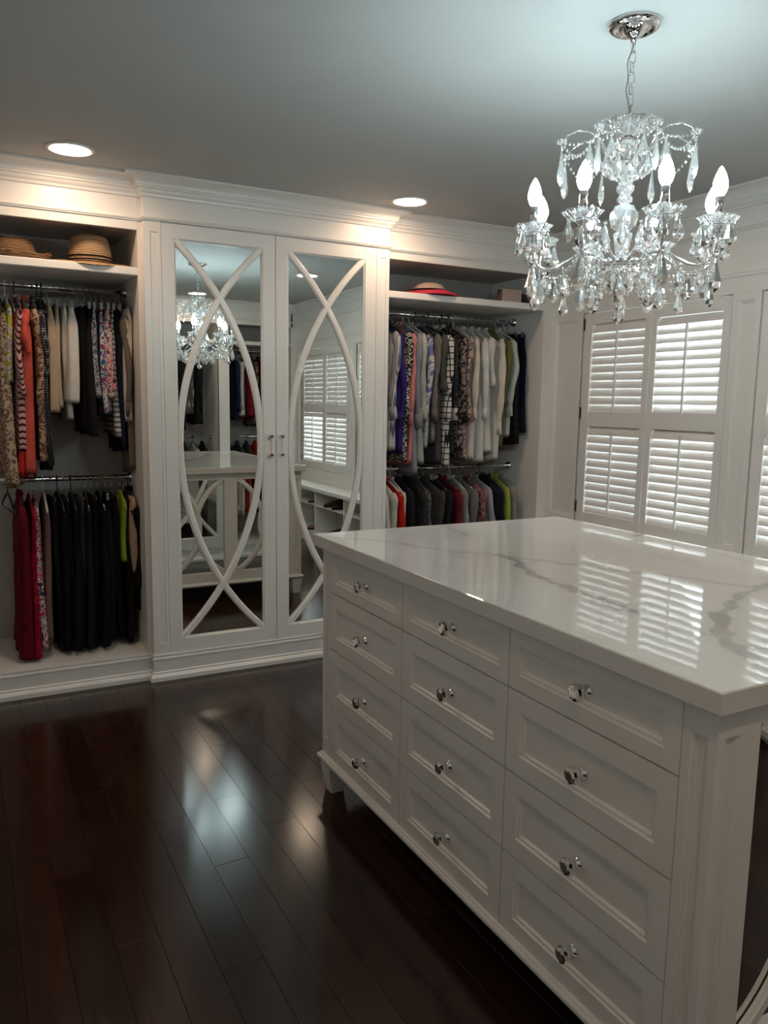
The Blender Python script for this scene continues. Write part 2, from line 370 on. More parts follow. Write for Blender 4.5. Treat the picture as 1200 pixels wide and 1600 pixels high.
# mirrored wardrobe
wd = thing('mirrored_wardrobe', 'white two-door wardrobe with curved lattice over mirrors', 'wardrobe', (0, 0, 0))
c_ = MB()
c_.box(-.0195, .0, YS+.001, .60, 0, 2.384).box(-.001, .0772, .003, .60, 0, 2.1949).box(1.2062, 1.284, .003, .60, 0, 2.1949)
c_.box(0, 1.283, 0, .60, 2.196, 2.384).box(0, 1.283, .002, .60, 0, .1295).box(.077, 1.206, .05, .07, .13, 2.196).box(1.283, 1.302, YS+.001, .60, 0, 2.384)
c_.build('carcass', paint, wd)
TF = lambda u, v, n: (u, -n, v)
flute = [(0, 0), (.026, 0), (.029, -.005), (.033, -.005), (.036, -.011)]
for a, b in ((.0, .0775), (1.2065, 1.283)):
    m = MB()
    def TT(u, v, n): return (u, -n, v)
    # flat pilaster with an inset moulded flute
    m.ring(TT, a, b, .1296, 2.1952, [(0, 0)], cap=False, back=.003)
    i0, i1, z0, z1 = a+.026, b-.012 if a < .5 else b-.020, .188, 2.146
    if a > .5: i0, i1 = a+.020, b-.020
    else: i0, i1 = a+.028, a+.064
    o_ = [(a, .1296), (b, .1296), (b, 2.1952), (a, 2.1952)]; q_ = [(i0, z0), (i1, z0), (i1, z1), (i0, z1)]
    m.add([TT(x, z, 0) for x, z in o_+q_], [(k, (k+1) % 4, 4+(k+1) % 4, 4+k) for k in range(4)])
    m.ring(TT, i0, i1, z0, z1, [(0, 0), (.003, -.005), (.007, -.005), (.010, -.011)])
    m.build('pilaster', paint, wd)
def arcbar(m, T, u_end, v0, v1, sag, sgn, n=40, prof=None):
    """curved lattice bar from (u_end, v0) to (u_end, v1), bulging by sag towards sgn"""
    h = (v1-v0)/2; Rr = (h*h+sag*sag)/(2*sag); vc = (v0+v1)/2; th = math.asin(h/Rr)
    prof = prof or [(-.0165, .0005), (-.0165, .007), (-.0125, .0095), (-.009, .0135), (.009, .0135), (.0125, .0095), (.0165, .007), (.0165, .0005)]
    vs = []
    for i in range(n+1):
        a = -th+2*th*i/n; cu = u_end+sgn*(sag-Rr); 
        for o_, hh in prof: rr = Rr+o_; vs.append(T(cu+sgn*rr*cos(a), vc+rr*sin(a), hh))
    k = len(prof); fs = []
    for i in range(n):
        for j in range(k-1): fs.append((i*k+j, i*k+j+1, (i+1)*k+j+1, (i+1)*k+j))
    fs += [tuple(range(k)), tuple(n*k+j for j in range(k))[::-1]]
    m.add(vs, fs)
for di, (d0, d1, m0, m1, hx) in enumerate(((.079, .6375, .138, .573, .605), (.6405, 1.2045, .703, 1.140, .664))):
    m = MB()
    o_ = [(d0, .1315), (d1, .1315), (d1, 2.1935), (d0, 2.1935)]; q_ = [(m0, .2), (m1, .2), (m1, 2.127), (m0, 2.127)]
    m.add([TF(x, z, 0) for x, z in o_+q_], [(k, (k+1) % 4, 4+(k+1) % 4, 4+k) for k in range(4)])
    m.ring(TF, d0, d1, .1315, 2.1935, [(0, 0)], cap=False, back=.021)
    m.ring(TF, m0, m1, .2, 2.127, [(0, 0), (.003, -.006), (.007, -.007), (.007, -.016)], cap=False)
    m.add([TF(x, z, -.021) for x, z in o_], [(3, 2, 1, 0)])
    door = m.build('door', paint, wd)
    MB().box(m0+.001, m1-.001, .0145, .019, .201, 2.126).build('mirror', mirror, door)
    TM = lambda u, v, n: (u, .0145-n, v)
    for sgn, ue in ((1, m0), (-1, m1)):
        TM = lambda u, v, n, e=(.0007 if sgn > 0 else 0): (u, .0145-n-e, v)
        a = MB(); arcbar(a, TM, ue+sgn*.005, .204, 2.123, .418, sgn); fixn(a.build('lattice_arc', paint, door))
    for z in (1.11, 1.204):
        MB().cbox(hx-.0095, hx+.0095, -.030, .0002, z-.007, z+.007, .001).build('handle_post', chrome, door)
    MB().tube([(hx, -.024, 1.118), (hx, -.024, 1.196)], .0055, 6, smooth=False).build('handle_bar', acryl, door)

# ---------------- island ----------------
IX0, IX1, IYF, IYN, BZ = .305, 1.345, -1.358, -2.987, .888
isl = thing('island', 'white island with twelve visible drawers and glass knobs under a quartz top', 'island', ((IX0+IX1)/2, (IYF+IYN)/2, 0))
off = Vector((-(IX0+IX1)/2, -(IYF+IYN)/2, 0))
def IP(name, m, mt=paint, par=None):
    o = m.build(name, mt, par or isl)
    if par is None: o.location = off
    return o
IP('carcass', MB().box(IX0+.02, IX1-.02, IYN+.022, IYF-.022, .112, BZ))
ROWS = [.134, .336, .539, .739, .885]; CY = [-1.421, -1.919, -2.418, -2.915]
def post(m, xa, xb, ya, yb):
    """square corner post with moulded flutes on its outer faces"""
    m.box(xa+.0045, xb-.0045, ya+.0045, yb-.0045, .134, BZ)
dsteps = lambda b: [(0, 0), (b, 0), (b+.003, -.0045), (b+.009, -.0045), (b+.013, -.0105)]
for side in (0, 1):
    if side == 0: TI = lambda u, v, n: (IX0-n, -u, v)
    else: TI = lambda u, v, n: (IX1+n, u, v)
    for ci in range(3):
        for ri in range(4):
            a, b = -CY[ci]+.0017, -CY[ci+1]-.0017
            if side: a, b = -b, -a
            z0, z1 = ROWS[ri]+.0017, ROWS[ri+1]-.0017
            d = IP('drawer', MB().ring(TI, a, b, z0, z1, dsteps(.046 if ri < 3 else .036), back=.019))
            zc = (z0+z1)/2 - .004*(ri < 3); yc = (a+b)/2
            bx, by, bz = TI(yc, zc, -.0105)
            s_ = -1 if side == 0 else 1
            k1 = MB().lathe([(.011, 0), (.011, .003), (.007, .005), (.0055, .016), (.008, .018)], 16, axis='x')
            k1.lathe([(.0075, .018), (.0145, .021), (.0165, .027), (.0145, .033), (.009, .0355)], 8, mi=1, axis='x', smooth=False)
            ko = k1.build('knob', [chrome, acryl], d); ko.location = (bx, by, bz)
            ko.scale = (-1.15 if side else 1.15, 1.2, 1.2)
    # end stiles of the long side
    for y0, y1 in ((IYF, CY[0]), (CY[3], IYN)):
        a, b = -y0, -y1
        if side: a, b = -b, -a
        m = MB(); iu0, iu1, z0, z1 = a+.018, b-.018, .20, .832
        o_ = [(a, .134), (b, .134), (b, BZ), (a, BZ)]; q_ = [(iu0, z0), (iu1, z0), (iu1, z1), (iu0, z1)]
        m.add([TI(x, z, 0) for x, z in o_+q_], [(k, (k+1) % 4, 4+(k+1) % 4, 4+k) for k in range(4)])
        m.ring(TI, iu0, iu1, z0, z1, [(0, 0), (.003, -.005), (.007, -.005), (.010, -.010)]); m.ring(TI, a+.0006, b-.0006, .134, BZ, [(0, 0)], cap=False, back=.02)
        IP('corner_stile', m)
for side in (0, 1):        # mirrored ends
    if side == 0: TE = lambda u, v, n: (u, IYN-n, v)
    else: TE = lambda u, v, n: (IX0+IX1-u, IYF+n, v)
    xc = (IX0+IX1)/2; P0, P1 = .416, xc-.045; Q0, Q1 = xc+.045, IX1-.111; z0, z1 = .205, .845
    m = MB()
    def quad(a, b, c, d): m.add([TE(a, c, 0), TE(b, c, 0), TE(b, d, 0), TE(a, d, 0)], [(0, 1, 2, 3)])
    quad(P0, Q1, z1, BZ); quad(P0, Q1, .134, z0); quad(P1, Q0, z0, z1)
    for a, b in ((IX0, P0), (Q1, IX1)):
        u0, u1 = (a+.020, a+.058) if a == IX0 else (b-.058, b-.020)
        o_ = [(a, .134), (b, .134), (b, BZ), (a, BZ)]; q_ = [(u0, .20), (u1, .20), (u1, .835), (u0, .835)]
        m.add([TE(x, z, 0) for x, z in o_+q_], [(k, (k+1) % 4, 4+(k+1) % 4, 4+k) for k in range(4)])
        m.ring(TE, u0, u1, .20, .835, [(0, 0), (.003, -.005), (.007, -.005), (.010, -.010)])
    for a, b in ((P0, P1), (Q0, Q1)): m.ring(TE, a, b, z0, z1, [(0, 0), (0, -.018)], cap=False)
    IP('end_frame', m)
    for a, b in ((P0, P1), (Q0, Q1)):
        g = MB(); g.ring(TE, a, b, z0, z1, [(0, -.017)]); IP('end_mirror', g, mirror)
        for sgn, ue in ((1, a), (-1, b)):
            TL = lambda u, v, n, e=(.0007 if sgn > 0 else 0): TE(u, v, n-.016+e)
            q = MB(); arcbar(q, TL, ue+sgn*.008, z0+.004, z1-.004, (b-a)/2+.004, sgn, 28); fixn(IP('lattice_arc', q))
loop = [(IX0, IYN), (IX0, IYF), (IX1, IYF), (IX1, IYN)]   # room on the right-hand side means outside here: reversed
mold = [(0, .140), (.006, .138), (.008, .133), (.014, .131), (.016, .124), (.013, .117), (.006, .112), (-.03, .112)]
IP('base_moulding', MB().sweep(loop[::-1], mold))
for x, sx in ((IX0, 1), (IX1, -1)):
    for y, sy in ((IYF, -1), (IYN, 1)):
        m = MB(); vs = []
        for z, ins, w_ in ((.113, -.004, .074), (.088, -.004, .074), (.0, .010, .048)):
            a, b = x+sx*ins, x+sx*(ins+w_); c, d = y+sy*ins, y+sy*(ins+w_)
            a, b = min(a, b), max(a, b); c, d = min(c, d), max(c, d)
            vs += [(a, c, z), (b, c, z), (b, d, z), (a, d, z)]
        fs = [(0, 1, 2, 3), (11, 10, 9, 8)]
        for k in range(2):
            for i in range(4): fs.append((k*4+i, k*4+4+i, k*4+4+(i+1) % 4, k*4+(i+1) % 4))
        m.add(vs, fs); IP('leg', m)

# quartz top with veins
V = [([(0.279,-1.41),(0.324,-1.436),(0.391,-1.505),(0.461,-1.591),(0.497,-1.704),(0.552,-1.798),(0.6,-1.854),(0.648,-1.908)], .0045, .8),
     ([(0.648,-1.908),(0.676,-1.985),(0.734,-2.072),(0.799,-2.177),(0.845,-2.264),(0.906,-2.345),(0.945,-2.438),(0.982,-2.503),(1.009,-2.561)], .0045, .85),
     ([(0.648,-1.908),(0.642,-2.001),(0.583,-2.12),(0.554,-2.237),(0.551,-2.33),(0.535,-2.431),(0.533,-2.51),(0.531,-2.582),(0.538,-2.621)], .010, .9),
     ([(1.2,-2.50),(1.048,-2.533),(0.935,-2.55),(0.803,-2.615),(0.693,-2.676)], .010, .8),
     ([(0.693,-2.676),(0.586,-2.757),(0.524,-2.829),(0.499,-2.883),(0.46,-2.937),(0.43,-3.01)], .013, .95),
     ([(0.524,-2.829),(0.506,-2.886),(0.572,-2.878),(.66,-2.93),(.8,-3.01)], .004, .8),
     ([(0.53,-2.76),(0.551,-2.785),(.60,-2.79)], .004, .7),
     ([(1.371,-1.80),(1.234,-1.849),(1.251,-1.954),(1.32,-2.022),(1.334,-2.103),(1.371,-2.125)], .005, .7),
     ([(1.306,-2.127),(1.293,-2.223),(1.276,-2.342),(1.3,-2.5)], .005, .6),
     ([(.80,-1.329),(0.796,-1.345),(0.777,-1.453),(0.778,-1.526),(.76,-1.57)], .005, .6)]
import mathutils
nz = mathutils.noise
ct = MB(); cx0, cx1, cy0, cy1 = .279, 1.371, -3.009, -1.329; NX, NY = 260, 400
c = .0025
vs = []; xs = [cx0+c+(cx1-cx0-2*c)*i/NX for i in range(NX+1)]; ysn = [cy0+c+(cy1-cy0-2*c)*j/NY for j in range(NY+1)]
import numpy as np
gx, gy = np.meshgrid(xs, ysn, indexing='ij')
wx = np.array([[nz.noise((x*14, y*14, 0))*.016 + nz.noise((x*40, y*40, 2))*.006 for y in ysn] for x in xs]); wy = np.array([[nz.noise((x*14, y*14, 7))*.016 + nz.noise((x*40, y*40, 5))*.006 for y in ysn] for x in xs])
px_, py_ = gx+wx, gy+wy; vein = np.zeros_like(gx)
for pts, wid, amt in V:
    d = np.full_like(gx, 9.0)
    for (ax, ay), (bx, by) in zip(pts[:-1], pts[1:]):
        vx, vy = bx-ax, by-ay; t = np.clip(((px_-ax)*vx+(py_-ay)*vy)/(vx*vx+vy*vy), 0, 1)
        d = np.minimum(d, np.hypot(px_-ax-t*vx, py_-ay-t*vy))
    wv = wid*(1+.8*np.sin(gx*19+gy*17)**2*(wid > .006))
    vein = np.maximum(vein, amt*np.clip((wv-d)/.005+.5, 0, 1)*.8 + amt*.28*np.exp(-(d/(.018+wid))**2))
n_ = NY+1
verts = [(xs[i], ysn[j], .93) for i in range(NX+1) for j in range(NY+1)]
faces = [(i*n_+j, (i+1)*n_+j, (i+1)*n_+j+1, i*n_+j+1) for i in range(NX) for j in range(NY)]
ct.add(verts, faces)
nv = len(verts)
ctm = MB(); ctm.v, ctm.f, ctm.m, ctm.sm = ct.v, ct.f, ct.m, ct.sm
ringv = []
for z, cc in ((.93, c), (.93-c, 0), (.889+c, 0), (.889, c)): ringv += [(cx0+cc, cy0+cc, z), (cx1-cc, cy0+cc, z), (cx1-cc, cy1-cc, z), (cx0+cc, cy1-cc, z)]
fs = [(k*4+i, k*4+4+i, k*4+4+(i+1) % 4, k*4+(i+1) % 4) for k in range(3) for i in range(4)] + [(15, 14, 13, 12)]
ctm.add(ringv, fs)
me = ctm.mesh('quartz_top', quartz)
at_ = me.attributes.new('vein', 'FLOAT', 'POINT'); at_.data.foreach_set('value', list(vein.reshape(-1).astype(float))+[0.0]*16)
top = link('countertop', me); tag(top, 'thick white quartz worktop with grey veins resting on the island', 'worktop')
fixn(top)

# ---------------- window bench with cubbies ----------------
bx0 = 2.215; bt = thing('window_bench', 'long white bench with open shoe cubbies below the shutters', 'bench', (bx0, -2.05, 0))
def BP(name, m, mt=paint): o = m.build(name, mt, bt); o.location = (-bx0, 2.05, 0); return o
BP('bench_top', MB().cbox(bx0-.015, XR-.001, YF+.002, YS-.024, .512, .549, .003))
BP('base', MB().box(bx0, XR-.002, YF+.03, YS-.025, .001, .115))
BP('shelf', MB().box(bx0+.005, XR-.002, YF+.03, YS-.025, .372, .388))
BP('back_panel', MB().box(XR-.012, XR-.002, YF+.03, YS-.025, .115, .512), insidem)
dv = [YS-.03, -.55, -1.18, -1.83, -2.484, -3.140, -3.75, YF+.04]
for y in dv: BP('divider', MB().box(bx0, XR-.012, y-.01, y+.01, .115, .512))
BP('front_rail', MB().box(bx0-.006, bx0+.004, YF+.03, YS-.025, .085, .112))

# ---------------- shoes in the cubbies ----------------
def shoe(x, y, z, rz, label, col, sole):
    t = thing('shoe', label, 'shoe', (x, y, z), 'shoes in the window bench', rz)
    sec = [(-.11, .022, .050), (-.09, .030, .062), (-.04, .029, .058), (.01, .033, .045), (.06, .040, .034), (.10, .032, .026), (.122, .014, .018)]
    m = MB(); n = 10; vs = []
    for (p, w_, h) in sec:
        for k in range(n): a = 2*pi*k/n; vs.append((p, w_*cos(a), .012+h/2+h/2*sin(a)))
    fs = [(i*n+k, i*n+(k+1) % n, (i+1)*n+(k+1) % n, (i+1)*n+k) for i in range(len(sec)-1) for k in range(n)] + [tuple(range(n)), tuple((len(sec)-1)*n+k for k in range(n))]
    m.add(vs, fs, 0, True); fixn(m.build('upper', col, t))
    s = MB(); vs = []
    for z_ in (0, .014):
        for (p, w_, h) in sec: vs.append((p*1.02, w_*1.02, z_))
        for (p, w_, h) in sec[::-1]: vs.append((p*1.02, -w_*1.02, z_))
    q = len(sec)*2; s.add(vs, [tuple(range(q))[::-1], tuple(range(q, 2*q))] + [(i, (i+1) % q, q+(i+1) % q, q+i) for i in range(q)]); s.build('sole', sole, t)
lb = mat('brown_leather', (.05, .022, .014), .4); lk = mat('black_leather', (.01, .01, .011), .35); lt = mat('tan_leather', (.22, .12, .06), .5)
shoe(2.33, -2.72, .3885, pi, 'black shoe on the upper bench shelf seen in the right mirror', lk, blackp)
shoe(2.33, -2.90, .3885, pi, 'brown leather shoe on the upper bench shelf beside the black one', lb, blackp)
shoe(2.33, -3.28, .3885, pi, 'tan leather shoe alone on the upper shelf of the next cubby', lt, lb)
shoe(2.33, -2.70, .1155, pi, 'black shoe on the bottom of the bench cubby', lk, blackp)
shoe(2.33, -2.86, .1155, pi, 'dark brown shoe on the bottom of the bench cubby', lb, lk)
shoe(2.33, -3.30, .1155, pi, 'tan shoe on the bottom of the cubby near the far end', lt, lk)

# ---------------- recessed lights ----------------
for (x, y, lab) in ((-.333, -.249, 'round lit recessed ceiling light above the straw hats'), (1.258, -.25, 'round lit recessed ceiling light near the wardrobe right corner'),
                    (1.274, -3.80, 'round lit recessed ceiling light seen in the left mirror above the chandelier'), (1.739, -2.2, 'small round recessed ceiling light seen in the right mirror'),
                    (-.333, -3.80, 'round lit recessed ceiling light above the photographer')):
    t = thing('recessed_light', lab, 'ceiling light', (x, y, ZC-.0002))
    dm = lampm if y > -1 else lampm2
    m = MB().lathe([(.094, 0), (.094, -.004), (.084, -.008), (.079, -.006), (.078, -.001)], 36); m.build('trim_ring', paint, t)
    MB().lathe([(.0775, -.001), (.076, -.004), (.0001, -.0045)], 36).build('diffuser', dm, t)

# ---------------- chandelier ----------------
CX, CYc = .838, -2.158
ch = thing('chandelier', 'eight-arm crystal chandelier with lit candle bulbs hanging above the island', 'chandelier', (CX, CYc, ZC))
def CP(name, m, mt, par=None): return m.build(name, mt, par or ch)
Z = lambda z: z-ZC
CP('canopy', MB().lathe([(.0001, -.050), (.006, -.050), (.009, -.038), (.018, -.032), (.028, -.024), (.032, -.013), (.046, -.011), (.050, -.015), (.060, -.014), (.069, -.006), (.070, -.0005)], 40), chrome)
# chain
lk_m = None
n_l = 7; z0c, z1c = -.044, Z(2.158); stp = (z1c-z0c)/n_l
for i in range(n_l):
    pts = []
    hl, hw = abs(stp)/2+.0030, .0082
    for k in range(16):
        a = 2*pi*k/16; pts.append((hw*cos(a), 0, (hl-hw)*(1 if sin(a) > 0 else -1)+hw*sin(a)))
    o = CP('chain_link', MB().tube(pts, .0021, 8, closed=True), chrome); o.location = (0, 0, z0c+stp*(i+.5)); o.rotation_euler = (0, 0, pi/2*(i % 2)+.3)
pts = [(-.004-.016*sin(pi*t/12)*(1 if t < 12 else 1) + .004*sin(t*1.3), -.004, z0c+(z1c-z0c)*t/12) for t in range(13)]
CP('cord', MB().tube(pts, .0014, 5), woodh)
# stem pieces
def stem(name, prof, mt, n=12, sm=False, **k): return CP(name, MB().lathe([(r, Z(z)) for r, z in prof], n, smooth=sm, **k), mt)
stem('centre_rod', [(.0035, 2.165), (.0035, 1.72)], chrome, 8, True)
stem('top_bowl', [(.010, 2.100), (.022, 2.104), (.040, 2.116), (.050, 2.132), (.053, 2.146), (.048, 2.1455), (.036, 2.122), (.012, 2.108)], crystal, 32, scal=.08, lobes=8)
stem('stem_bulge', [(.008, 2.10), (.020, 2.092), (.027, 2.078), (.022, 2.062), (.011, 2.052), (.010, 2.044)], crystal)
stem('stem_column', [(.011, 2.044), (.018, 2.040), (.028, 2.030), (.027, 2.0), (.018, 1.985), (.024, 1.975), (.024, 1.965), (.015, 1.955), (.021, 1.945), (.021, 1.936), (.010, 1.931)], crystal)
stem('stem_ball', [(.010, 1.931), (.026, 1.924), (.036, 1.908), (.038, 1.890), (.032, 1.872), (.018, 1.860), (.010, 1.856)], crystal, 14)
stem('stem_vase', [(.014, 1.856), (.026, 1.852), (.024, 1.835), (.018, 1.802), (.022, 1.792), (.014, 1.788)], crystal)
stem('hub', [(.012, 1.788), (.040, 1.787), (.052, 1.781), (.054, 1.772), (.048, 1.766), (.012, 1.764)], chrome, 32, True)
stem('lower_bowl', [(.050, 1.763), (.047, 1.750), (.034, 1.738), (.014, 1.732), (.008, 1.725)], crystal, 24, scal=.05, lobes=8)
stem('finial_stem', [(.007, 1.725), (.013, 1.712), (.008, 1.700), (.011, 1.682), (.006, 1.664), (.010, 1.656), (.005, 1.648)], crystal, 10)
stem('finial_ball', [(.0005, 1.648), (.010, 1.644), (.0165, 1.634), (.0165, 1.624), (.010, 1.614), (.0005, 1.610)], crystal, 10)
# crystal pieces (mesh data shared)
def drop_mesh(h, w, n=6):
    m = MB(); m.lathe([(.0006, 0), (w*.35, -h*.15), (w*.62, -h*.42), (w, -h*.70), (w*.72, -h*.88), (.0006, -h)], n, smooth=False)
    m.lathe([(.0005, h*.13), (w*.33, h*.09), (w*.33, h*.03), (.0005, 0)], n, smooth=False); return m.mesh('drop', crystal)
D_small = drop_mesh(.044, .0115); D_mid = drop_mesh(.060, .0150); D_big = drop_mesh(.088, .0195); D_long = drop_mesh(.092, .0105)
def beadstring(pts, r=.0042):
    m = MB()
    for p in pts: m.lathe([(.0004, r), (r*.85, r*.5), (r*.85, -r*.5), (.0004, -r)], 5, p, smooth=False)
    return m
def hang(me, x, y, z, par=None): o = link('crystal_drop', me, par or ch, (x, y, z)); o.rotation_euler = (0, 0, random.uniform(0, pi)); return o
def catenary(p, q, sag, n):
    p, q = Vector(p), Vector(q); return [p.lerp(q, t/n)-Vector((0, 0, sag*4*(t/n)*(1-t/n))) for t in range(n+1)]
armR = .25; ZCUP = 1.842
for i in range(8):
    a = R(22.5+45*i); ca, sa = cos(a), sin(a); P = lambda r, z, ca=ca, sa=sa: (r*ca, r*sa, Z(z))
    ctrl = [(.048, 1.776), (.070, 1.792), (.095, 1.800), (.120, 1.795), (.150, 1.776), (.180, 1.758), (.208, 1.750), (.232, 1.758), (.246, 1.776), (.250, 1.800), (.250, 1.826)]
    CP('arm', MB().tube([P(r, z) for r, z in ctrl], .0042, 8), chrome)
    c3 = P(armR, 0)
    cup = lambda prof, n, mt, nm, sm=True, par=None, **k: CP(nm, MB().lathe([(r, Z(z)) for r, z in prof], n, (c3[0], c3[1], 0), smooth=sm, **k), mt, par)
    cup([(.004, 1.822), (.012, 1.826), (.008, 1.832), (.015, 1.838), (.020, 1.841)], 16, chrome, 'cup_base')
    cup([(.008, 1.842), (.026, 1.843), (.038, 1.850), (.049, 1.864), (.0475, 1.8655), (.035, 1.854), (.024, 1.847), (.008, 1.846)], 32, crystal, 'drip_pan', False, scal=.09, lobes=8)
    cup([(.0105, 1.845), (.0105, 1.913), (.008, 1.916)], 14, chrome, 'candle_sleeve')
    cup([(.0075, 1.914), (.0135, 1.922), (.0182, 1.936), (.0177, 1.950), (.0125, 1.967), (.005, 1.982), (.0005, 1.987)], 16, bulbm, 'bulb')
    for k in range(6):
        b = a+R(30+60*k); hang(D_mid if k % 2 else D_small, c3[0]+.040*cos(b), c3[1]+.040*sin(b), Z(1.846))
    hang(D_big, c3[0], c3[1], Z(1.765)); hang(D_small, c3[0]*.86, c3[1]*.86, Z(1.742)); hang(D_mid, c3[0]*.66, c3[1]*.66, Z(1.752))
    hang(D_mid, .055*ca, .055*sa, Z(1.760)); hang(D_big, .105*cos(a+.39), .105*sin(a+.39), Z(1.735)); hang(D_small, .150*cos(a+.39), .150*sin(a+.39), Z(1.735))
    a2 = a+R(45); ms = beadstring(catenary(P(.25, 1.79), (.25*cos(a2), .25*sin(a2), Z(1.79)), .075, 18)); o = CP('bead_string', ms, crystal); o['kind'] = 'stuff'
    o = CP('bead_string', beadstring(catenary(P(.055, 1.77), P(.235, 1.755), .035, 16)), crystal); o['kind'] = 'stuff'
    hang(D_mid, .231*cos(a+.39), .231*sin(a+.39), Z(1.712))
    # upper hooks
    ah = a + (R(0)); ch_, sh_ = cos(ah), sin(ah); Q = lambda r, z, c=ch_, s=sh_: (r*c, r*s, Z(z))
    up_ = [(.018, 1.990), (.035, 2.000), (.048, 2.030), (.058, 2.065), (.078, 2.095), (.108, 2.112), (.140, 2.112), (.168, 2.098), (.182, 2.076)]
    CP('upper_hook', MB().tube([Q(r, z) for r, z in up_], .0022, 6), crystal if i % 2 else chrome)
    up2 = [(.012, 2.045), (.030, 2.052), (.044, 2.078), (.040, 2.10), (.06, 2.128)]
    tip = Q(.182, 2.080)
    for k in range(5):
        b = 2*pi*k/5; CP('crystal_bead', beadstring([(tip[0]+.010*cos(b), tip[1]+.010*sin(b), tip[2]+.002)], .0065), crystal)
    hang(D_long, tip[0], tip[1], Z(2.060)); hang(D_mid, Q(.105, 0)[0], Q(.105, 0)[1], Z(2.078)); hang(D_small, Q(.058, 0)[0], Q(.058, 0)[1], Z(2.052)); hang(D_mid, .065*cos(a+.39), .065*sin(a+.39), Z(1.87))
    o = CP('bead_string', beadstring(catenary(tip, (.182*cos(a2), .182*sin(a2), tip[2]), .05, 13)), crystal); o['kind'] = 'stuff'
    o = CP('bead_string', beadstring(catenary(Q(.05, 2.13), tip, .02, 12), .0036), crystal); o['kind'] = 'stuff'

# ---------------- hangers and clothes ----------------
HANGM = {'silver': chrome, 'black': blackp, 'white': whitep, 'grey': woodh}
def hanger_mesh(col, kind):
    m = MB(); r = .0016 if col == 'silver' else .0030
    hook = [(0, .016*cos(t)-.0, .0125+.0165*sin(t)) for t in [R(200-220*k/9) for k in range(10)]]
    hook = [(0, y, z-.0125+.0125*0) for _, y, z in hook]
    hook += [(0, .010, -.028), (0, 0, -.040), (0, 0, -.062)]
    m.tube(hook, r, 6)
    if kind in ('skirt', 'trousers'):
        m.tube([(0, 0, -.060), (0, -.03, -.068), (0, -.155, -.078)], r, 6); m.tube([(0, 0, -.060), (0, .03, -.068), (0, .155, -.078)], r, 6)
        if kind == 'skirt':
            for y in (-.13, .13): m.cbox(-.006, .006, y-.011, y+.011, -.102, -.068, .002, mi=1)
        else:
            for s in (-1, 1): m.tube([(0, s*.155, -.078), (0, s*.165, -.088), (0, s*.155, -.098), (0, 0, -.100)], r, 6)
    else:
        rr = r if col == 'silver' else .0055
        for s in (-1, 1): m.tube([(0, 0, -.060), (0, s*.04, -.072), (0, s*.12, -.102), (0, s*.195, -.140)], [r, rr, rr, rr*.8], 8)
        m.tube([(0, -.19, -.142), (0, .19, -.142)], r, 6)
    return m
HM = {}
def lerp_tab(t, tab):
    for (a, va), (b, vb) in zip(tab[:-1], tab[1:]):
        if t <= b: k = (t-a)/(b-a) if b > a else 0; k = k*k*(3-2*k); return va+(vb-va)*k
    return tab[-1][1]
